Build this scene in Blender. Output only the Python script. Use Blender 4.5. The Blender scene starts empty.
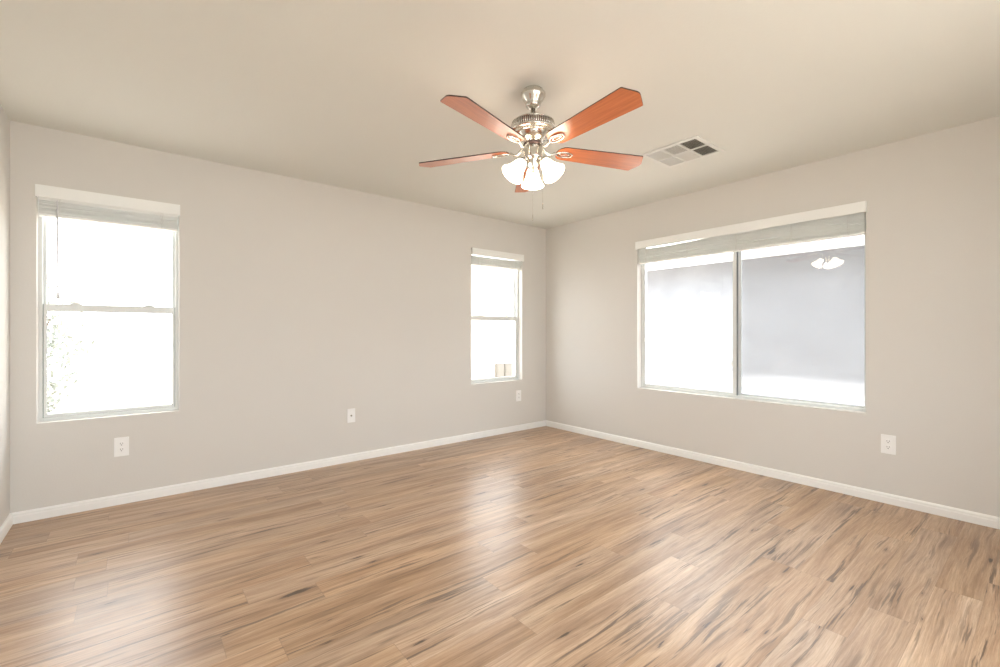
import bpy, bmesh, math, random
from mathutils import Vector, Matrix
random.seed(7)
S = bpy.context.scene
COL = S.collection

# ------------------------------------------------------------------ camera
CAM = Vector((-3.98, -3.99, 1.158))
cd = bpy.data.cameras.new('camera'); cam = bpy.data.objects.new('camera', cd); COL.objects.link(cam)
cam.location = CAM
cam.rotation_euler = (math.radians(90), 0, math.radians(-39.1))
cd.sensor_width = 36; cd.lens = 36 * 450 / 1000
cd.shift_y = -0.0015
cd.clip_start = 0.02; cd.clip_end = 200
S.camera = cam

# ------------------------------------------------------------------ world
W = bpy.data.worlds.new('sky'); S.world = W; W.use_nodes = True
bg = W.node_tree.nodes['Background']
bg.inputs[0].default_value = (0.94, 0.975, 1.0, 1); bg.inputs[1].default_value = 5.0

# ------------------------------------------------------------------ sun
sl = bpy.data.lights.new('sun', 'SUN'); sl.energy = 26; sl.angle = math.radians(1.5); sl.color = (1, .96, .9)
sun = bpy.data.objects.new('sun', sl); COL.objects.link(sun); sun.location = (-4, -1, 12)
sun.rotation_euler = Vector((math.cos(math.radians(73)), 0.02, -math.sin(math.radians(73)))).to_track_quat('-Z', 'Y').to_euler()

# ------------------------------------------------------------------ exposure
S.view_settings.view_transform = 'Standard'; S.view_settings.look = 'None'
S.view_settings.gamma = 1; S.view_settings.use_curve_mapping = False
S.view_settings.exposure = 0.48
S.cycles.max_bounces = 14; S.cycles.diffuse_bounces = 10; S.cycles.glossy_bounces = 5
S.cycles.transparent_max_bounces = 16; S.cycles.sample_clamp_indirect = 6
S.cycles.use_denoising = True

# ------------------------------------------------------------------ portals in the window openings
def portal(name, loc, rot, sx, sy):
    l = bpy.data.lights.new(name, 'AREA'); l.shape = 'RECTANGLE'; l.size = sx; l.size_y = sy
    l.cycles.is_portal = True
    o = bpy.data.objects.new(name, l); COL.objects.link(o); o.location = loc; o.rotation_euler = rot

# ================================================================== helpers
def node_mat(name, color=(.8, .8, .8), rough=.5, metal=0, coat=0, spec=.5):
    m = bpy.data.materials.new(name); m.use_nodes = True
    b = m.node_tree.nodes['Principled BSDF']
    b.inputs['Base Color'].default_value = (*color, 1); b.inputs['Roughness'].default_value = rough
    b.inputs['Metallic'].default_value = metal; b.inputs['Coat Weight'].default_value = coat
    b.inputs['Specular IOR Level'].default_value = spec
    return m

class G:
    """little node-graph writer"""
    def __init__(s, m): s.t = m.node_tree; s.b = s.t.nodes.get('Principled BSDF')
    def n(s, typ, **kw):
        x = s.t.nodes.new(typ)
        for k, v in kw.items(): setattr(x, k, v)
        return x
    def l(s, a, b): s.t.links.new(a, b)
    def set(s, sock, v):
        if hasattr(v, 'is_output') or isinstance(v, bpy.types.NodeSocket): s.l(v, sock)
        else: sock.default_value = v
    def math(s, op, a, b=None, c=None, clamp=False):
        x = s.n('ShaderNodeMath', operation=op, use_clamp=clamp)
        s.set(x.inputs[0], a)
        if b is not None: s.set(x.inputs[1], b)
        if c is not None: s.set(x.inputs[2], c)
        return x.outputs[0]
    def comb(s, x, y, z=0.0):
        c = s.n('ShaderNodeCombineXYZ')
        for i, v in enumerate((x, y, z)): s.set(c.inputs[i], v)
        return c.outputs[0]
    def noise(s, vec, scale, detail=2, rough=.5, dist=0):
        x = s.n('ShaderNodeTexNoise'); s.l(vec, x.inputs['Vector'])
        x.inputs['Scale'].default_value = scale; x.inputs['Detail'].default_value = detail
        x.inputs['Roughness'].default_value = rough; x.inputs['Distortion'].default_value = dist
        return x.outputs[0]
    def ramp(s, fac, stops):
        r = s.n('ShaderNodeValToRGB'); s.l(fac, r.inputs[0]); e = r.color_ramp.elements
        while len(e) < len(stops): e.new(.5)
        for k, (p, c) in zip(e, stops):
            k.position = p; k.color = (*c, 1) if len(c) == 3 else c
        return r.outputs[0]
    def mix(s, fac, a, b, mode='MIX'):
        x = s.n('ShaderNodeMix', data_type='RGBA', blend_type=mode)
        s.set(x.inputs[0], fac); s.set(x.inputs[6], a if not isinstance(a, tuple) else (*a, 1)); s.set(x.inputs[7], b if not isinstance(b, tuple) else (*b, 1))
        return x.outputs[2]
    def maprange(s, v, a, b, c=0.0, d=1.0):
        x = s.n('ShaderNodeMapRange'); s.l(v, x.inputs[0])
        for i, q in enumerate((a, b, c, d)): x.inputs[i + 1].default_value = q
        return x.outputs[0]
    def bump(s, h, strength=.1, dist=.01):
        x = s.n('ShaderNodeBump'); s.l(h, x.inputs['Height']); x.inputs['Strength'].default_value = strength
        x.inputs['Distance'].default_value = dist; s.l(x.outputs[0], s.b.inputs['Normal'])
    def pos(s): return s.n('ShaderNodeTexCoord').outputs['Object']

def textured(name, color, rough, scale, amt, bump=.06, bscale=None, metal=0, coat=0):
    m = node_mat(name, color, rough, metal, coat); g = G(m); p = g.pos()
    f = g.noise(p, scale, 3)
    c2 = tuple(max(0, c * (1 - amt)) for c in color); c1 = tuple(min(1, c * (1 + amt)) for c in color)
    g.l(g.ramp(f, [(.3, c2), (.7, c1)]), g.b.inputs['Base Color'])
    if bump: g.bump(g.noise(p, bscale or scale * 8, 3), bump, .004)
    return m

# ------------------------------------------------------------------ materials
M = {}
M['wall'] = textured('greige_wall_paint', (.706, .688, .655), .75, 1.2, .008, .10, 90)
M['ceiling'] = textured('ceiling_paint', (.742, .752, .715), .85, 1.0, .008, .12, 70)
M['trim'] = node_mat('white_trim_paint', (.92, .925, .91), .38)
M['vinyl'] = textured('window_vinyl', (.76, .785, .775), .38, 4, .01, 0)
M['gasket'] = node_mat('window_gasket', (.12, .13, .14), .6)
M['seal'] = node_mat('grey_weatherstrip', (.24, .31, .30), .7)
M['blind'] = textured('blind_slat_vinyl', (.88, .90, .88), .45, 9, .02, 0)
M['valance'] = node_mat('blind_valance', (.92, .935, .92), .4)
M['cord'] = node_mat('blind_cord', (.80, .80, .78), .7)
M['wand'] = node_mat('blind_wand', (.72, .72, .74), .3)
M['plate'] = node_mat('outlet_plastic', (.93, .935, .93), .3)
M['slot'] = node_mat('outlet_slot', (.03, .03, .03), .6)
M['brass'] = node_mat('coax_metal', (.30, .28, .25), .3, 1)
M['nickel'] = node_mat('brushed_nickel', (.70, .68, .63), .22, 1)
g = G(M['nickel']); g.bump(g.noise(g.pos(), 300, 2), .03, .001)
M['nickel_dark'] = node_mat('nickel_groove', (.22, .15, .14), .35, 1)
M['vent'] = node_mat('vent_white_enamel', (.74, .745, .72), .5)
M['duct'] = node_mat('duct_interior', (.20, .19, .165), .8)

def blade_mat():
    m = node_mat('cherry_fan_blade', (.3, .1, .04), .34, 0, .8); g = G(m); p = g.pos()
    sp = g.n('ShaderNodeSeparateXYZ'); g.l(p, sp.inputs[0])
    v = g.comb(g.math('MULTIPLY', sp.outputs[0], 1.6), g.math('MULTIPLY', sp.outputs[1], 26), sp.outputs[2])
    f = g.noise(v, 3, 5, .6, .4)
    g.l(g.ramp(f, [(.25, (.46, .112, .028)), (.5, (.58, .155, .042)), (.75, (.68, .205, .060))]), g.b.inputs['Base Color'])
    g.b.inputs['Coat Weight'].default_value = .9; g.b.inputs['Coat Roughness'].default_value = .25; g.b.inputs['Coat IOR'].default_value = 1.7
    return m
M['blade'] = blade_mat()
M['blade_edge'] = node_mat('dark_blade_edge', (.06, .03, .02), .4)

def shade_mat():
    m = node_mat('lit_frosted_glass', (.9, .88, .84), .3); g = G(m)
    g.b.inputs['Emission Color'].default_value = (1, .84, .64, 1); g.b.inputs['Emission Strength'].default_value = 9.0
    return m
M['shade'] = shade_mat()
m = node_mat('lit_bulb', (1, 1, 1), .3); m.node_tree.nodes['Principled BSDF'].inputs['Emission Color'].default_value = (1, .80, .55, 1)
m.node_tree.nodes['Principled BSDF'].inputs['Emission Strength'].default_value = 14; M['bulb'] = m

def glass_mat():
    m = bpy.data.materials.new('window_glass'); m.use_nodes = True; t = m.node_tree; g = G(m)
    t.nodes.remove(t.nodes['Principled BSDF']); out = t.nodes['Material Output']
    geo = g.n('ShaderNodeNewGeometry')
    d = g.n('ShaderNodeVectorMath', operation='DOT_PRODUCT'); g.l(geo.outputs['Incoming'], d.inputs[0]); g.l(geo.outputs['Normal'], d.inputs[1])
    c = g.math('ABSOLUTE', d.outputs['Value'])
    f = g.math('POWER', g.math('SUBTRACT', 1.0, c), 5.0)
    f = g.math('MULTIPLY_ADD', f, .96, .04)
    tr = g.n('ShaderNodeBsdfTransparent'); tr.inputs[0].default_value = (.985, .99, .99, 1)
    gl = g.n('ShaderNodeBsdfGlossy'); gl.inputs['Roughness'].default_value = .015
    mx = g.n('ShaderNodeMixShader'); g.l(f, mx.inputs[0]); g.l(tr.outputs[0], mx.inputs[1]); g.l(gl.outputs[0], mx.inputs[2])
    g.l(mx.outputs[0], out.inputs[0]); return m
M['glass'] = glass_mat()

def screen_mat():
    m = bpy.data.materials.new('woven_insect_screen'); m.use_nodes = True; t = m.node_tree; g = G(m)
    out = t.nodes['Material Output']
    b = g.b; b.inputs['Base Color'].default_value = (.42, .44, .47, 1); b.inputs['Roughness'].default_value = .7
    p = g.pos(); sp = g.n('ShaderNodeSeparateXYZ'); g.l(p, sp.inputs[0])
    v = g.comb(g.math('MULTIPLY', sp.outputs[0], 8), sp.outputs[1], g.math('MULTIPLY', sp.outputs[2], 300))
    f = g.noise(v, 1.0, 3, .6)
    fac = g.maprange(f, .3, .7, .23, .34)
    tr = g.n('ShaderNodeBsdfTransparent')
    mx = g.n('ShaderNodeMixShader'); g.l(fac, mx.inputs[0]); g.l(tr.outputs[0], mx.inputs[1]); g.l(b.outputs[0], mx.inputs[2])
    g.l(mx.outputs[0], out.inputs[0]); return m
M['screen'] = screen_mat()

PW, PL = .152, 1.22
def floor_mat():
    m = node_mat('oak_laminate', (.5, .35, .25), .33, 0, .0, .75); g = G(m); p = g.pos()
    sp = g.n('ShaderNodeSeparateXYZ'); g.l(p, sp.inputs[0]); X, Y = sp.outputs[0], sp.outputs[1]
    ry = g.math('DIVIDE', g.math('ADD', Y, 10.03), PW); row = g.math('FLOOR', ry); fy = g.math('FRACT', ry)
    wn = g.n('ShaderNodeTexWhiteNoise', noise_dimensions='1D'); g.l(row, wn.inputs['W'])
    rx = g.math('ADD', g.math('DIVIDE', g.math('ADD', X, 10.0), PL), g.math('MULTIPLY', wn.outputs[0], 3.7))
    colm = g.math('FLOOR', rx); fx = g.math('FRACT', rx)
    wn2 = g.n('ShaderNodeTexWhiteNoise', noise_dimensions='2D'); g.l(g.comb(row, colm), wn2.inputs['Vector'])
    r1 = wn2.outputs['Value']; rc = g.n('ShaderNodeSeparateColor'); g.l(wn2.outputs['Color'], rc.inputs[0])
    # each plank has its own grain
    ox = g.math('MULTIPLY', rc.outputs[0], 37.0); oy = g.math('MULTIPLY', rc.outputs[1], 23.0)
    gx = g.math('ADD', X, ox); gy = g.math('ADD', Y, oy)
    warp = g.noise(g.comb(g.math('MULTIPLY', gx, 1.4), g.math('MULTIPLY', gy, 5.0)), 1.0, 2)
    gyw = g.math('ADD', gy, g.math('MULTIPLY', g.math('SUBTRACT', warp, .5), .06))
    broad = g.noise(g.comb(g.math('MULTIPLY', gx, .9), g.math('MULTIPLY', gyw, 11)), 1.0, 3, .55)
    grain = g.noise(g.comb(g.math('MULTIPLY', gx, 2.8), g.math('MULTIPLY', gyw, 75)), 1.0, 6, .8, .2)
    fine = g.noise(g.comb(g.math('MULTIPLY', gx, 9), g.math('MULTIPLY', gyw, 260)), 1.0, 3, .6)
    tone = g.math('ADD', g.math('MULTIPLY', grain, .50), g.math('MULTIPLY', broad, .50))
    base = g.ramp(tone, [(.34, (.230, .125, .062)), (.43, (.370, .222, .122)), (.50, (.470, .303, .180)), (.57, (.570, .390, .246)), (.66, (.690, .508, .345))])
    base = g.mix(g.maprange(fine, .38, .62, 0, .30), base, (.28, .18, .115))
    # long thin dark mineral streaks, in patches
    st = g.noise(g.comb(g.math('MULTIPLY', gx, 1.5), g.math('MULTIPLY', gyw, 42), 4.0), 1.0, 4, .7)
    patch = g.noise(g.comb(g.math('MULTIPLY', gx, .8), g.math('MULTIPLY', gyw, 7), 9.0), 1.0, 2)
    base = g.mix(g.math('MULTIPLY', g.maprange(st, .54, .60, 0, .9), g.maprange(patch, .42, .60, .15, 1.0)), base, (.115, .070, .043))
    # knots: small elongated dark cores with a brown tail, in some cells only
    for (sx, sy, thr, smin, smax, amp, off) in ((1.7, 8.0, .25, .03, .10, .46, 0.0), (3.2, 18.0, .52, .03, .12, .46, 5.3)):
        kv = g.n('ShaderNodeTexVoronoi', feature='F1')
        kw = g.noise(g.comb(g.math('MULTIPLY', gx, sx * 3.2), g.math('MULTIPLY', gyw, sy * 9), off), 1.0, 4, .75)
        g.l(g.comb(g.math('MULTIPLY', gx, sx), g.math('MULTIPLY', gyw, sy), off), kv.inputs['Vector']); kv.inputs['Scale'].default_value = 1.0
        kc = g.n('ShaderNodeSeparateColor'); g.l(kv.outputs['Color'], kc.inputs[0])
        on = g.math('GREATER_THAN', kc.outputs[0], thr)
        kd = g.math('ADD', kv.outputs['Distance'], g.math('MULTIPLY', g.math('SUBTRACT', kw, .5), amp))
        size = g.math('MULTIPLY_ADD', kc.outputs[1], smax, smin)
        k = g.math('MULTIPLY', g.math('SUBTRACT', 1.0, g.math('DIVIDE', kd, size), clamp=True), on)
        halo = g.math('MULTIPLY', g.math('SUBTRACT', 1.0, g.math('DIVIDE', kd, g.math('ADD', size, .16)), clamp=True), on)
        base = g.mix(g.math('MULTIPLY', halo, .85), base, (.22, .125, .072))
        base = g.mix(g.math('MULTIPLY', g.math('MULTIPLY', k, 2.6, clamp=True), .92), base, (.055, .030, .017))
    # plank tone
    hsv = g.n('ShaderNodeHueSaturation'); g.l(base, hsv.inputs['Color'])
    g.l(g.maprange(r1, 0, 1, .93, 1.07), hsv.inputs['Value']); g.l(g.maprange(rc.outputs[2], 0, 1, .86, 1.04), hsv.inputs['Saturation'])
    base = hsv.outputs[0]
    ey = g.math('MINIMUM', fy, g.math('SUBTRACT', 1.0, fy)); ex = g.math('MINIMUM', fx, g.math('SUBTRACT', 1.0, fx))
    seam = g.math('MAXIMUM', g.math('LESS_THAN', g.math('MULTIPLY', ey, PW), .0011), g.math('LESS_THAN', g.math('MULTIPLY', ex, PL), .0014))
    base = g.mix(g.math('MULTIPLY', seam, .30), base, (.16, .10, .07))
    g.l(base, g.b.inputs['Base Color'])
    g.l(g.maprange(grain, .3, .7, .37, .29), g.b.inputs['Roughness'])
    g.bump(g.math('SUBTRACT', g.math('MULTIPLY', grain, .5), g.math('MULTIPLY', seam, .8)), .10, .003)
    return m
M['floor'] = floor_mat()
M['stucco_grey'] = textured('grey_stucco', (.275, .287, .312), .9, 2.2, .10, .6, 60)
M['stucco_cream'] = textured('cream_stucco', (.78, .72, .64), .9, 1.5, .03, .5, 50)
M['gravel'] = textured('desert_gravel', (.26, .235, .21), .95, 30, .25, .8, 60)
M['roof'] = textured('roof_tile', (.60, .54, .50), .85, 10, .12, .3, 30)
M['fascia'] = node_mat('white_fascia', (.85, .84, .82), .6)
M['leaf'] = textured('shrub_leaf', (.235, .25, .215), .7, 12, .3, 0)
M['bark'] = textured('bark', (.20, .15, .11), .9, 20, .2, .4)
M['box'] = node_mat('beige_utility_metal', (.21, .195, .17), .6)
M['ext'] = textured('own_stucco', (.70, .64, .56), .9, 3, .03, .4, 50)

# ------------------------------------------------------------------ mesh helpers
class MB:
    def __init__(s): s.bm = bmesh.new()
    def box(s, a, b, bevel=0, mi=0):
        a = Vector(a); b = Vector(b); c = (a + b) / 2; d = b - a
        r = bmesh.ops.create_cube(s.bm, size=1, matrix=Matrix.Translation(c) @ Matrix.Diagonal((abs(d.x), abs(d.y), abs(d.z), 1)))
        vs = r['verts']
        if bevel:
            es = list({e for v in vs for e in v.link_edges})
            q = bmesh.ops.bevel(s.bm, geom=es, offset=bevel, segments=2, affect='EDGES', profile=.6)
            for f in q['faces']: f.material_index = mi
        for v in vs:
            if v.is_valid:
                for f in v.link_faces: f.material_index = mi
        return s
    def lathe(s, prof, seg=48, centre=(0, 0, 0), rot=None, smooth=True, mi=0, flute=None):
        c = Vector(centre); rings = []
        for (r, z) in prof:
            ring = []
            for i in range(seg):
                a = 2 * math.pi * i / seg; v = Vector((r * math.cos(a), r * math.sin(a), z))
                if rot is not None: v = rot @ v
                ring.append(s.bm.verts.new(v + c))
            rings.append(ring)
        for k in range(len(rings) - 1):
            for i in range(seg):
                f = s.bm.faces.new((rings[k][i], rings[k][(i + 1) % seg], rings[k + 1][(i + 1) % seg], rings[k + 1][i]))
                f.smooth = smooth; f.material_index = mi
        for ring, flip in ((rings[0], True), (rings[-1], False)):
            f = s.bm.faces.new(ring[::-1] if flip else ring); f.material_index = mi
        return s
    def tube(s, pts, r, seg=10, mi=0, rs=None, flat=1.0):
        pts = [Vector(p) for p in pts]; rings = []; n = len(pts)
        for i, p in enumerate(pts):
            t = (pts[min(i + 1, n - 1)] - pts[max(i - 1, 0)]).normalized()
            up = Vector((0, 0, 1)) if abs(t.z) < .95 else Vector((1, 0, 0))
            u = t.cross(up).normalized(); w = u.cross(t).normalized(); rr = rs[i] if rs else r
            rings.append([s.bm.verts.new(p + rr * (math.cos(2 * math.pi * k / seg) * u + flat * math.sin(2 * math.pi * k / seg) * w)) for k in range(seg)])
        for k in range(n - 1):
            for i in range(seg):
                f = s.bm.faces.new((rings[k][i], rings[k][(i + 1) % seg], rings[k + 1][(i + 1) % seg], rings[k + 1][i])); f.smooth = True; f.material_index = mi
        s.bm.faces.new(rings[0][::-1]); s.bm.faces.new(rings[-1]); return s
    def prism(s, outline, z0, z1, mi=0, mi_side=None):
        a = [s.bm.verts.new((x, y, z0)) for x, y in outline]; b = [s.bm.verts.new((x, y, z1)) for x, y in outline]
        s.bm.faces.new(a[::-1]).material_index = mi; s.bm.faces.new(b).material_index = mi
        n = len(outline)
        for i in range(n):
            s.bm.faces.new((a[i], a[(i + 1) % n], b[(i + 1) % n], b[i])).material_index = mi if mi_side is None else mi_side
        return s
    def ring(s, x0, x1, z0, z1, w, y0, y1, wl=None, wr=None, wb=None, wt=None, bevel=.002):
        """rectangular frame lying in the x-z plane, between depths y0 and y1"""
        wl = w if wl is None else wl; wr = w if wr is None else wr; wb = w if wb is None else wb; wt = w if wt is None else wt
        s.box((x0, y0, z0), (x0 + wl, y1, z1), bevel); s.box((x1 - wr, y0, z0), (x1, y1, z1), bevel)
        s.box((x0 + wl, y0, z0), (x1 - wr, y1, z0 + wb), bevel); s.box((x0 + wl, y0, z1 - wt), (x1 - wr, y1, z1), bevel)
        return s
    def build(s, name, mats, parent=None, loc=(0, 0, 0), rot=None):
        bmesh.ops.recalc_face_normals(s.bm, faces=s.bm.faces)
        me = bpy.data.meshes.new(name); s.bm.to_mesh(me); s.bm.free()
        for m in (mats if isinstance(mats, (list, tuple)) else [mats]): me.materials.append(m)
        o = bpy.data.objects.new(name, me); COL.objects.link(o); o.location = loc
        if rot is not None: o.rotation_euler = rot
        if parent: o.parent = parent
        return o
def empty(name, loc, rz=0):
    o = bpy.data.objects.new(name, None); COL.objects.link(o); o.location = loc; o.rotation_euler = (0, 0, rz); o.empty_display_size = .1
    return o
def tag(o, label, cat, group=None, kind=None):
    o['label'] = label; o['category'] = cat
    if group: o['group'] = group
    if kind: o['kind'] = kind
    return o
def struct(o, label=None):
    o['kind'] = 'structure'
    if label: o['label'] = label
    return o

# ================================================================== room shell
H = 2.44; XL = -4.565; YF = -4.60; T = .16
WB = [(-4.452, -3.728), (-1.140, -.398)]          # openings in the back wall (x)
WZ = (.588, 2.062)
WR = (-3.160, -1.312)                             # opening in the right wall (y)

ZF = -.008                                        # floor surface
def holed_wall(axis, lo, hi, holes, z0, z1, t0, t1):
    """one wall slab with rectangular openings, as one closed mesh"""
    mb = MB(); cuts = sorted(holes); cur = lo
    def bx(u0, u1, a, b):
        if axis == 'x': mb.box((u0, t0, a), (u1, t1, b))
        else: mb.box((t0, u0, a), (t1, u1, b))
    for (a, b, hz0, hz1) in cuts:
        bx(cur, a, z0, z1); bx(a, b, z0, hz0); bx(a, b, hz1, z1); cur = b
    bx(cur, hi, z0, z1)
    bmesh.ops.remove_doubles(mb.bm, verts=mb.bm.verts, dist=1e-5)
    return mb
struct(holed_wall('x', XL - T, T, [(a, b, *WZ) for a, b in WB], ZF, H, 0, T).build('wall_back', M['wall']), 'long greige wall with two single-hung windows')
struct(holed_wall('y', YF, 0, [(*WR, *WZ)], ZF, H, 0, T).build('wall_right', M['wall']), 'greige wall with the wide sliding window')
struct(MB().box((XL - T, YF, ZF), (XL, 0, H)).build('wall_left', M['wall']), 'greige wall at the left edge')
WF = (-4.25, -1.35)                                # opening added in the unseen wall behind the camera, for fill light
struct(holed_wall('x', XL - T, T, [(*WF, .45, 2.10)], ZF, H, YF - T, YF).build('wall_front', M['wall']), 'greige wall behind the viewpoint')
struct(MB().box((XL - T, YF - T, -.13), (T, T, ZF)).build('floor', M['floor']), 'wood-look plank floor with dark knots')
struct(MB().box((XL - T, YF - T, H), (T, T, H + .15)).build('ceiling', M['ceiling']), 'off-white ceiling')

def baseboard(name, p0, p1, inward):
    """moulded skirting between two floor points; inward = unit vector into the room"""
    prof = [(0, 0), (.014, 0), (.014, .042), (.012, .047), (.012, .058), (.009, .062), (.005, .067), (0, .068)]
    a = Vector((*p0, ZF)); b = Vector((*p1, ZF)); n = Vector((*inward, 0)); mb = MB(); A = []; B = []
    d = (b - a).normalized()
    for o, z in prof:
        A.append(mb.bm.verts.new(a + n * o + d * o + Vector((0, 0, z)))); B.append(mb.bm.verts.new(b + n * o - d * o + Vector((0, 0, z))))
    k = len(prof)
    for i in range(k): mb.bm.faces.new((A[i], A[(i + 1) % k], B[(i + 1) % k], B[i]))
    mb.bm.faces.new(A); mb.bm.faces.new(B[::-1])
    return struct(mb.build(name, M['trim']))
baseboard('baseboard_back', (XL, 0), (0, 0), (0, -1))
baseboard('baseboard_right', (0, 0), (0, YF), (-1, 0))
baseboard('baseboard_left', (XL, YF), (XL, 0), (1, 0))
baseboard('baseboard_front', (0, YF), (XL, YF), (0, 1))

# ================================================================== windows
# built in a local frame: x along the wall, y outward, z up; the wall face is y = 0
D = .066
def hung_window(name, x0, x1, label):
    z0, z1 = WZ; t = struct(empty(name, ((x0 + x1) / 2, 0, 0)), label); w = (x1 - x0) / 2; zm = 1.318
    fr = MB().ring(-w, w, z0, z1, .019, D, D + .075, wb=.020).build('window_frame', M['vinyl'], t)
    # upper sash, outer track
    u = MB().ring(-w + .019, w - .019, zm - .012, z1 - .019, .016, D + .040, D + .062, wb=.030)
    us = u.build('upper_sash', M['vinyl'], t)
    MB().box((-w + .034, D + .049, zm + .017), (w - .034, D + .053, z1 - .034)).build('window_pane', M['glass'], us)
    # lower sash, inner track
    s = MB().ring(-w + .0225, w - .0225, z0 + .0215, zm + .020, .0145, D + .006, D + .032, wb=.022, wt=.045)
    ls = s.build('lower_sash', M['vinyl'], t)
    MB().ring(-w + .036, w - .036, z0 + .041, zm - .024, .0022, D + .012, D + .017, bevel=0).build('glazing_gasket', M['gasket'], ls)
    MB().box((-w + .0365, D + .017, z0 + .0415), (w - .0365, D + .021, zm - .0245)).build('window_pane', M['glass'], ls)
    MB().ring(-w + .0188, w - .0188, z0 + .0195, zm + .019, .0045, D + .014, D + .018, wt=.001, bevel=0).build('weatherstrip', M['seal'], t)
    for q in (-.44, .44):
        lk = MB(); lk.box((q * w * 1.2 - .030, D + .008, zm + .020), (q * w * 1.2 + .030, D + .030, zm + .026), .002)
        lk.box((q * w * 1.2 - .016, D + .010, zm + .026), (q * w * 1.2 + .022, D + .022, zm + .034), .003)
        lk.build('sash_lock', M['vinyl'], ls)
    return t
hung_window('window_1', *WB[0], 'white single-hung window near the left corner')
hung_window('window_2', *WB[1], 'white single-hung window near the far corner')

def slider_window():
    z0, z1 = WZ; y0, y1 = WR; w = (y1 - y0) / 2
    # local +x points along -Y (to the viewer's right), +y outward (+X)
    t = struct(empty('window_3', (0, (y0 + y1) / 2, 0), -math.pi / 2), 'wide two-pane white sliding window')
    # rotated -90 about z: local x -> -Y, local y -> +X
    MB().ring(-w, w, z0, z1, .018, D, D + .080, wb=.020).build('window_frame', M['vinyl'], t)
    xm = 0.012
    a = MB().ring(-w + .018, xm + .006, z0 + .019, z1 - .018, .020, D + .006, D + .034, wr=.030, wb=.020, wt=.022).build('sliding_sash', M['vinyl'], t)
    MB().box((xm + .0062, D + .010, z0 + .021), (xm + .0092, D + .036, z1 - .020)).build('interlock_seal', M['gasket'], a)
    MB().ring(-w + .038, xm - .024, z0 + .039, z1 - .040, .002, D + .012, D + .018, bevel=0).build('glazing_gasket', M['gasket'], a)
    MB().box((-w + .0385, D + .018, z0 + .0395), (xm - .0245, D + .022, z1 - .0405)).build('window_pane', M['glass'], a)
    MB().box((-w + .040, D - .004, 1.06), (-w + .046, D + .012, 1.10), .002).build('sash_latch', M['vinyl'], a)
    MB().box((xm - .034, D - .002, .86), (xm - .026, D + .010, .90), .002).build('sash_latch', M['vinyl'], a)
    b = MB().ring(xm - .004, w - .018, z0 + .019, z1 - .018, .010, D + .040, D + .064, wl=.032, wb=.012, wt=.016).build('fixed_sash', M['vinyl'], t)
    MB().ring(xm + .028, w - .028, z0 + .031, z1 - .034, .002, D + .044, D + .049, bevel=0).build('glazing_gasket', M['gasket'], b)
    MB().box((xm + .0285, D + .049, z0 + .0315), (w - .0285, D + .053, z1 - .0345)).build('window_pane', M['glass'], b)
    MB().box((w - .028, D + .030, .665), (w - .018, D + .042, .70), .002).build('sash_stop', M['vinyl'], t)
    sc = MB().box((xm + .02, D + .0705, z0 + .021), (w - .019, D + .0715, z1 - .019)).build('insect_screen', M['screen'], t)
    return t
slider_window()
f4 = struct(empty('fill_window', ((WF[0] + WF[1]) / 2, YF, 0), math.pi), 'added fill-light window behind the viewpoint, out of view')  # added window, never in view; its daylight brightens and evens out the room
MB().ring(-1.45, 1.45, .45, 2.10, .03, D, D + .07).build('window_frame', M['vinyl'], f4)
MB().box((-.02, D + .005, .48), (.02, D + .06, 2.07), .002).build('mullion', M['vinyl'], f4)
MB().box((-1.42, D + .03, .48), (-.02, D + .034, 2.07)).build('window_pane', M['glass'], f4)
MB().box((.02, D + .03, .48), (1.42, D + .034, 2.07)).build('window_pane', M['glass'], f4)
portal('fill_window_portal', ((WF[0] + WF[1]) / 2, YF - .20, 1.275), (math.radians(90), 0, 0), 2.85, 1.62)  # portal of the added fill window
portal('window_portal_left', ((WB[0][0] + WB[0][1]) / 2, .20, 1.32), (math.radians(-90), 0, 0), .70, 1.45)
portal('window_portal_far', ((WB[1][0] + WB[1][1]) / 2, .20, 1.32), (math.radians(-90), 0, 0), .70, 1.45)
portal('window_portal_wide', (.20, (WR[0] + WR[1]) / 2, 1.32), (math.radians(-90), 0, math.radians(-90)), 1.82, 1.45)

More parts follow.
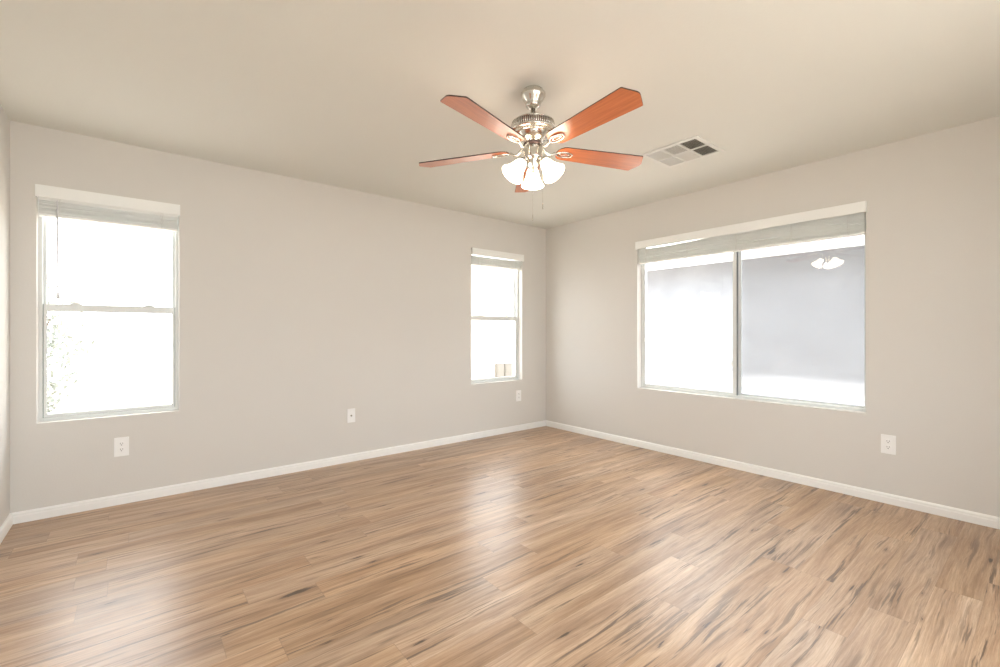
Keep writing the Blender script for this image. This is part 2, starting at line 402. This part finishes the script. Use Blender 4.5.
# ================================================================== blinds (raised)
def blind(loc, rz, w, label, n, zb, tilt=0.0, wand=None, cord=None, gap=True):
    """w = half width; zb = bottom of the gathered slats"""
    t = tag(empty('window_blind', loc, rz), label, 'blind', None)
    zt = WZ[1]
    v = MB(); v.box((-w - .004, -.030, 1.996), (w + .004, -.022, 2.072), .002)
    v.box((-w - .004, -.022, 1.996), (-w + .004, .0, 2.072), .001); v.box((w - .004, -.022, 1.996), (w + .004, 0, 2.072), .001)
    v.box((-w + .004, -.022, 2.064), (w - .004, -.001, 2.071), .001)
    v.build('valance', M['valance'], t)
    MB().box((-w + .006, .004, 2.012 if gap else 1.984), (w - .006, .052, zt - .002), .003).build('headrail', M['valance'], t)
    z1 = 1.996 if gap else 1.984; rail = .014; z0 = zb + rail; mb = MB(); p = (z1 - z0) / n; seg = max(8, int(w * 26))
    rnd = random.Random(int(w * 1000))
    waves = [(rnd.uniform(3, 9), rnd.uniform(0, 6)) for _ in range(3)]
    for k in range(n):
        zc = z0 + (k + .5) * p; ph = rnd.uniform(0, 6); am = rnd.uniform(.0006, .0022); dy = rnd.uniform(-.003, .003); tl = rnd.uniform(-.03, .06)
        rows = []
        for i in range(seg + 1):
            x = -w + .010 + (2 * w - .020) * i / seg
            dz = am * math.sin(x * 9 + ph) + tilt * (x + w) * (k / n) + .0018 * math.sin(x * waves[0][0] + waves[0][1])
            for (yy, zz) in ((.006 + dy, -.025 * tl), (.031 + dy, .0016), (.056 + dy, .025 * tl)):
                rows.append((x, yy, zc + dz + zz))
        vt = [mb.bm.verts.new((x, y, z + p * .30)) for x, y, z in rows]; vb = [mb.bm.verts.new((x, y, z - p * .30)) for x, y, z in rows]
        for i in range(seg):
            for j in range(2):
                q = i * 3 + j
                mb.bm.faces.new((vt[q], vt[q + 3], vt[q + 4], vt[q + 1])); mb.bm.faces.new((vb[q], vb[q + 1], vb[q + 4], vb[q + 3]))
            mb.bm.faces.new((vt[i * 3], vb[i * 3], vb[i * 3 + 3], vt[i * 3 + 3])); mb.bm.faces.new((vt[i * 3 + 2], vt[i * 3 + 5], vb[i * 3 + 5], vb[i * 3 + 2]))
        for e in (0, seg):
            for j in range(2): mb.bm.faces.new((vt[e * 3 + j], vt[e * 3 + j + 1], vb[e * 3 + j + 1], vb[e * 3 + j]))
    mb.build('gathered_slats', M['blind'], t)
    MB().box((-w + .008, .005, zb), (w - .008, .057, zb + rail), .003).build('bottom_rail', M['valance'], t)
    # ladder strings bunched in front of the slats
    xs = [-w + .10, w - .10] if w < .5 else [-w + .10, -w * .42, w * .05, w * .50, w - .10]
    for x in xs:
        c = MB(); r2 = random.Random(int((x + 5) * 977))
        for s_ in (-.006, 0, .006):
            pts = [(x + s_ + r2.uniform(-.004, .004), .001 - (.004 if i % 2 else 0), zb + .004 + (2.010 - zb) * i / 9) for i in range(10)]
            c.tube(pts, .0011, 6)
        c.build('ladder_cord', M['cord'], t)
    if wand:
        x, zend = wand
        wd = MB(); wd.tube([(x, -.016, 1.99), (x, -.017, 1.93)], .0022, 8); wd.tube([(x, -.017, 1.93), (x + .004, -.018, zend)], .0042, 8)
        wd.lathe([(.0045, 0), (.006, .004), (.006, .03), (.0045, .034)], 10, (x + .004, -.018, zend - .034)); wd.build('tilt_wand', M['wand'], t)
    if cord:
        x, zend = cord
        c = MB(); c.tube([(x, -.012, 2.0), (x + .002, -.013, 1.9), (x + .003, -.013, zend)], .0012, 6)
        c.tube([(x + .012, -.012, 2.0), (x + .010, -.013, 1.9), (x + .006, -.013, zend + .01)], .0012, 6); q = c.build('lift_cord', M['cord'], t)
        MB().lathe([(.002, .030), (.004, .024), (.007, .004), (.006, 0)], 12, (x + .004, -.013, zend - .028)).build('cord_tassel', M['wand'], q)
    return t
cx = lambda i: (WB[i][0] + WB[i][1]) / 2
blind((cx(0), 0, 0), 0, (WB[0][1] - WB[0][0]) / 2, 'raised white slat blind with long grey wand, on the left window', 15, 1.888, gap=False, wand=(-.268, 1.405))
blind((cx(1), 0, 0), 0, (WB[1][1] - WB[1][0]) / 2, 'raised white slat blind on the narrow window by the far corner', 14, 1.895, cord=(-.245, 1.80))
blind((0, (WR[0] + WR[1]) / 2, 0), -math.pi / 2, (WR[1] - WR[0]) / 2, 'wide raised white slat blind over the two-pane sliding window', 19, 1.850, tilt=.010)

# ================================================================== outlets
def outlet(loc, rz, label, kind, w=.039, h=.064):
    """wall plate; local -y points into the room"""
    t = tag(empty('coax_plate' if kind == 'coax' else 'wall_outlet', loc, rz), label, 'wall plate' if kind == 'coax' else 'outlet')
    MB().box((-w, -.006, -h), (w, 0, h), .0025).build('cover_plate', M['plate'], t)
    if kind == 'coax':
        c = MB().lathe([(.0075, 0), (.0075, .003), (.0048, .003), (.0048, .012), (.0015, .012)], 18, (0, -.006, 0), Matrix.Rotation(math.radians(90), 3, 'X'))
        c.build('coax_connector', M['brass'], t)
        for s in (-1, 1): MB().lathe([(.003, 0), (.0026, .0012)], 12, (0, -.006, s * .042), Matrix.Rotation(math.radians(90), 3, 'X')).build('screw', M['plate'], t)
    else:
        for s in (-1, 1):
            z = s * .0195; out = []
            for i in range(32):
                a = 2 * math.pi * i / 32; out.append((max(-.0150, min(.0150, .0172 * math.cos(a))), .0172 * math.sin(a) * .86))
            mb = MB(); f0 = [mb.bm.verts.new((x, -.006, z + y)) for x, y in out]; f1 = [mb.bm.verts.new((x, -.0085, z + y)) for x, y in out]
            mb.bm.faces.new(f1)
            for i in range(32): mb.bm.faces.new((f0[i], f0[(i + 1) % 32], f1[(i + 1) % 32], f1[i]))
            r = mb.build('receptacle', M['plate'], t)
            if kind == 'duplex':
                for sx in (-1, 1): MB().box((sx * .0062 - .0012, -.0090, z - .000), (sx * .0062 + .0012, -.0084, z + .0085)).build('slot', M['slot'], r)
                MB().lathe([(.0028, 0), (.0028, .0006)], 12, (0, -.0084, z - .0065), Matrix.Rotation(math.radians(90), 3, 'X')).build('ground_hole', M['slot'], r)
        MB().lathe([(.003, 0), (.0026, .0012)], 12, (0, -.006, 0), Matrix.Rotation(math.radians(90), 3, 'X')).build('screw', M['plate'], t)
    return t
outlet((-4.047, 0, .380), 0, 'white duplex outlet below the left window', 'duplex')
outlet((-2.465, 0, .406), 0, 'white wall plate with one small dark cable socket, in the middle of the long wall', 'coax', .036, .062)
outlet((-.456, 0, .405), 0, 'white outlet low beside the far corner, under the narrow window', 'duplex')
outlet((0, -3.281, .394), -math.pi / 2, 'white duplex outlet right of the wide sliding window', 'duplex')

# ================================================================== ceiling vent
def vent():
    x0, x1, y0, y1 = -1.142, -.756, -2.530, -2.105
    t = tag(empty('ceiling_vent', ((x0 + x1) / 2, (y0 + y1) / 2, H)), 'white six-section louvred air vent in the ceiling right of the fan', 'vent')
    w = (x1 - x0) / 2; h = (y1 - y0) / 2; b = .030; d = .010
    fr = MB()
    fr.box((-w, -h, -d), (w, -h + b, 0), .003); fr.box((-w, h - b, -d), (w, h, 0), .003)
    fr.box((-w, -h + b, -d), (-w + b, h - b, 0), .003); fr.box((w - b, -h + b, -d), (w, h - b, 0), .003)
    sh = (2 * h - 2 * b); c = sh / 3
    fr.box((-.006, -h + b, -d + .001), (.006, h - b, -.001))
    for k in (1, 2): fr.box((-w + b, -h + b + k * c - .006, -d + .001), (w - b, -h + b + k * c + .006, -.001))
    fr.build('vent_frame', M['vent'], t)
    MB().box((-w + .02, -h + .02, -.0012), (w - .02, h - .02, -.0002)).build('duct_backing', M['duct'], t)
    # louvre sections: which way each one throws the air
    for ix, sx in enumerate((-1, 1)):
        for iy in range(3):
            ax0, ax1 = (-w + b, -.006) if sx < 0 else (.006, w - b)
            ay0 = -h + b + iy * c + (.006 if iy else 0); ay1 = -h + b + (iy + 1) * c - (.006 if iy < 2 else 0)
            mb = MB(); n = 9
            along_x = iy != 1
            for k in range(n):
                if along_x:
                    yc = ay0 + (k + .5) * (ay1 - ay0) / n; s = .0042; q = 1 if iy == 0 else -1
                    # iy 0 opens toward -y
                    pts = [(yc - q * s, -.0095), (yc + q * s * 1.15, -.0020)] if iy == 0 else [(yc + s * .55, -.0098), (yc - s * .55, -.0020)]
                    (a, za), (bb, zb) = pts
                    v = [mb.bm.verts.new(p) for p in ((ax0, a, za), (ax1, a, za), (ax1, bb, zb), (ax0, bb, zb), (ax0, a, za + .0009), (ax1, a, za + .0009), (ax1, bb, zb + .0009), (ax0, bb, zb + .0009))]
                else:
                    xc = ax0 + (k + .5) * (ax1 - ax0) / n; s = .0068
                    (a, za), (bb, zb) = [(xc - s * .9, -.0095), (xc + s * .9, -.0075)] if sx < 0 else [(xc + s * .40, -.0098), (xc - s * .40, -.0020)]
                    v = [mb.bm.verts.new(p) for p in ((a, ay0, za), (a, ay1, za), (bb, ay1, zb), (bb, ay0, zb), (a, ay0, za + .0009), (a, ay1, za + .0009), (bb, ay1, zb + .0009), (bb, ay0, zb + .0009))]
                for f in ((0, 1, 2, 3), (4, 7, 6, 5), (0, 4, 5, 1), (1, 5, 6, 2), (2, 6, 7, 3), (3, 7, 4, 0)): mb.bm.faces.new([v[i] for i in f])
            mb.build('louvre_section', M['vent'], t)
vent()

# ================================================================== ceiling fan
FX, FY = -2.343, -2.253
def fan():
    t = tag(empty('ceiling_fan', (FX, FY, H)), 'brushed nickel ceiling fan with five cherry blades and three lit bell shades', 'ceiling fan')
    Z = lambda z: z - H
    nk = M['nickel']
    MB().lathe([(.046, 0), (.052, -.004), (.054, -.012), (.062, -.018), (.066, -.024), (.065, -.036), (.056, -.052), (.046, -.066), (.040, -.078), (.040, -.084), (.034, -.094), (.022, -.100), (.004, -.102)], 48).build('canopy', nk, t)
    MB().lathe([(.013, -.09), (.013, -.136), (.022, -.138), (.024, -.146), (.030, -.150), (.004, -.154)], 32).build('downrod', nk, t)
    # motor housing: flat dome, fluted ring, bell underneath
    m = MB().lathe([(.020, -.146), (.050, -.151), (.080, -.160), (.100, -.170), (.112, -.178), (.112, -.181), (.108, -.183), (.113, -.2165), (.119, -.219), (.126, -.222), (.127, -.228), (.122, -.234), (.102, -.237),
                    (.088, -.239), (.086, -.244), (.080, -.258), (.066, -.272), (.054, -.280), (.050, -.286), (.010, -.287)], 72).build('motor_housing', nk, t)
    fl = MB()
    for i in range(66):
        a = 2 * math.pi * i / 66; R = Matrix.Rotation(a, 3, 'Z')
        fl.tube([R @ Vector((.1105, 0, -.1815)), R @ Vector((.1165, 0, -.2185))], .0029, 6)
    fl.build('fluted_ring', nk, m)
    MB().lathe([(.1085, -.1835), (.1090, -.1835), (.1140, -.2160), (.1135, -.2160)], 72).build('ring_recess', M['nickel_dark'], m)
    MB().lathe([(.010, -.286), (.050, -.287), (.052, -.292), (.050, -.299), (.042, -.302), (.010, -.303)], 48).build('flywheel', M['nickel_dark'], t)
    k = MB().lathe([(.010, -.302), (.046, -.303), (.050, -.308), (.050, -.350), (.050, -.360), (.050, -.366), (.040, -.372), (.034, -.380), (.036, -.390), (.030, -.402), (.026, -.412), (.022, -.420), (.012, -.428), (.008, -.436), (.003, -.440)], 48).build('light_kit', nk, t)
    # blades
    th0 = 339.217
    import_z = 2.124 - H
    for i in range(5):
        a = math.radians(th0 - 72 * i)
        r0, r1 = .135, .668; out = []
        w0, w1 = .056, .074
        for q in range(9):      # rounded inner end
            ang = math.pi / 2 + math.pi * q / 8; out.append((r0 + .045 + .045 * math.cos(ang), w0 * math.sin(ang)))
        out += [(r1 - .040, -w1), (r1 - .034, -w1 * .98), (r1 - .004, -w1 * .20), (r1 - .001, -w1 * .08), (r1 - .001, w1 * .08), (r1 - .004, w1 * .20), (r1 - .034, w1 * .98), (r1 - .040, w1)]
        mb = MB().prism(out, -.003, .003, 0, 1)
        bl = mb.build('blade', [M['blade'], M['blade_edge']], t, (0, 0, import_z))
        droop = (0, -.021, 0, .018, .024)[i]        # the blades do not hang perfectly level
        bl.rotation_euler = (Matrix.Rotation(a, 3, 'Z') @ Matrix.Rotation(droop, 3, 'Y') @ Matrix.Rotation(math.radians(PITCH), 3, 'X')).to_euler()
        # iron: curved arm from the flywheel to an oval loop screwed under the blade
        ir = MB()
        ir.tube([(.040, 0, -.295 - import_z), (.062, 0, -.310 - import_z), (.085, 0, -.332 - import_z), (.105, 0, -.335 - import_z), (.125, 0, -.322 - import_z), (.140, 0, -.0085)], .006, 8, rs=[.010, .008, .007, .007, .007, .006])
        N = 28; pts = []
        for q in range(N + 1):
            b_ = 2 * math.pi * q / N; pts.append((.182 + .046 * math.cos(b_), .023 * math.sin(b_), -.008))
        ir.tube(pts, .0042, 8)
        pts = [(.182 + .030 * math.cos(2 * math.pi * q / N), .0105 * math.sin(2 * math.pi * q / N), -.007) for q in range(N + 1)]
        ir.tube(pts, .0020, 6)
        for sx in (.158, .206): ir.lathe([(.005, 0), (.004, -.003)], 12, (sx, 0, -.006))
        ir.build('blade_iron', nk, bl)
    # light arms and bell shades: one pointing away from the camera, the others 120 degrees apart
    away = math.radians(90 - 39.1 - 3)
    for j in range(3):
        a = away + math.radians(120) * j; Rz = Matrix.Rotation(a, 3, 'Z')
        ir = MB().tube([Rz @ Vector(p) for p in ((.030, 0, -.376), (.042, 0, -.370), (.054, 0, -.374), (.060, 0, -.386))], .007, 10)
        tiltm = Rz @ Matrix.Rotation(math.radians(-SHADE_TILT), 3, 'Y')
        base = Rz @ Vector((.058, 0, -.384))
        ir.lathe([(.010, .004), (.021, 0), (.023, -.006), (.023, -.016), (.018, -.018)], 28, base, tiltm)
        arm = ir.build('light_arm', nk, t)
        sh = MB(); prof = [(.020, -.010), (.025, -.016), (.030, -.028), (.034, -.045), (.039, -.062), (.046, -.080), (.055, -.096), (.062, -.106), (.0625, -.108), (.059, -.106),
                           (.052, -.095), (.043, -.079), (.036, -.061), (.031, -.044), (.027, -.028), (.021, -.018), (.004, -.016)]
        sh.lathe(prof, 40, base, tiltm); so = sh.build('glass_shade', M['shade'], arm)
        MB().lathe([(.010, -.022), (.012, -.030), (.020, -.044), (.024, -.060), (.021, -.074), (.012, -.083), (.003, -.085)], 24, base, tiltm).build('bulb', M['bulb'], so)
    # pull chains
    FR = Vector((math.cos(math.radians(39.1)), -math.sin(math.radians(39.1)), 0))
    FD = Vector((math.sin(math.radians(39.1)), math.cos(math.radians(39.1)), 0))
    for (r_, d_, zt_, ze) in ((-.004, -.030, -.385, 1.770), (.050, -.012, -.372, 1.834)):
        p = FR * r_ + FD * d_; zend = Z(ze)
        c = MB().tube([(p.x, p.y, zt_), (p.x, p.y, zend)], .0005, 6).build('pull_chain', nk, t)
        MB().lathe([(.0010, .030), (.0022, .026), (.0024, .006), (.0012, 0)], 12, (p.x, p.y, zend - .030)).build('chain_fob', nk, c)
    return t
PITCH = -11; SHADE_TILT = 38
fan()

# ================================================================== outdoors
def ext(o): return struct(o)
gr = MB().box((-14, .17, -.35), (16, 16, -.15)).box((.17, -16, -.35), (16, .17, -.15)).box((-14, -16, -.35), (.17, -4.78, -.15)).build('gravel_ground', M['gravel'])
tag(gr, 'pale gravel yard outside the windows', 'ground', kind='structure')
# neighbour's house beyond the sliding window
nh = tag(empty('neighbour_house', (3.0, -1, -.15)), 'shaded grey stucco house with white eave outside the wide window', 'house')
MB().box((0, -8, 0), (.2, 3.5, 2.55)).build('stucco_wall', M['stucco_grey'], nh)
ev = MB().box((-.50, -8.2, 2.305), (-.47, 3.6, 2.52)); ev.box((-.47, -8.2, 2.42), (0, 3.6, 2.45)); ev.build('eave_fascia', M['fascia'], nh)
rf = MB(); v = [rf.bm.verts.new(p) for p in ((-.56, -8.3, 2.50), (-.56, 3.7, 2.50), (3.5, 3.7, 3.9), (3.5, -8.3, 3.9), (-.56, -8.3, 2.56), (-.56, 3.7, 2.56), (3.5, 3.7, 3.96), (3.5, -8.3, 3.96))]
for f in ((0, 1, 2, 3), (4, 7, 6, 5), (0, 4, 5, 1), (1, 5, 6, 2), (2, 6, 7, 3), (3, 7, 4, 0)): rf.bm.faces.new([v[i] for i in f])
rf.build('roof', M['roof'], nh)
# cream house and shrub beyond the back windows
ch = tag(empty('cream_house', (3.2, 5.2, -.15)), 'sunlit cream stucco house outside the narrow corner window', 'house')
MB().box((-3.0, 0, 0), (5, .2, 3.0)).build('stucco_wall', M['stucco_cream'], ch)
MB().box((-3.1, -.3, 3.0), (5.1, .3, 3.2), .01).build('eave', M['fascia'], ch)
def utility_box(x, z0, z1, w, label):
    t = tag(empty('utility_box', (x, 5.195, z0)), label, 'utility box', 'utility boxes on the cream house')
    MB().box((-w, -.10, 0), (w, 0, z1 - z0), .008).build('cabinet', M['box'], t)
    MB().box((-w + .02, -.108, .03), (w - .02, -.10, z1 - z0 - .03), .003).build('cover', M['box'], t)
utility_box(3.43, -.06, .33, .118, 'left of the two beige utility boxes low on the cream house wall')
utility_box(3.70, -.06, .33, .118, 'right of the two beige utility boxes low on the cream house wall')
def shrub():
    t = tag(empty('garden_shrub', (-5.15, 4.0, -.15)), 'pale green shrub outside the left window', 'shrub')
    rr = random.Random(3); mb = MB()
    for i in range(2600):
        a = rr.uniform(0, 6.283); z = rr.uniform(.25, 2.0); R_ = .75 * math.sin(math.pi * min(1, (z - .1) / 2.1)) ** .6 * rr.uniform(.3, 1)
        c = Vector((R_ * math.cos(a), R_ * math.sin(a), z)); u = Vector((rr.gauss(0, 1), rr.gauss(0, 1), rr.gauss(0, 1))).normalized(); w_ = u.orthogonal().normalized()
        s = rr.uniform(.03, .06)
        mb.bm.faces.new([mb.bm.verts.new(c + q) for q in (-u * s, w_ * s * .45, u * s, -w_ * s * .45)])
    mb.build('foliage', M['leaf'], t)
    st = MB()
    for k in range(6):
        a = k * 1.05; st.tube([(0, 0, 0), (.10 * math.cos(a), .10 * math.sin(a), .6), (.35 * math.cos(a), .35 * math.sin(a), 1.5)], .02, 6, rs=[.03, .02, .008])
    st.build('stems', M['bark'], t)
shrub()
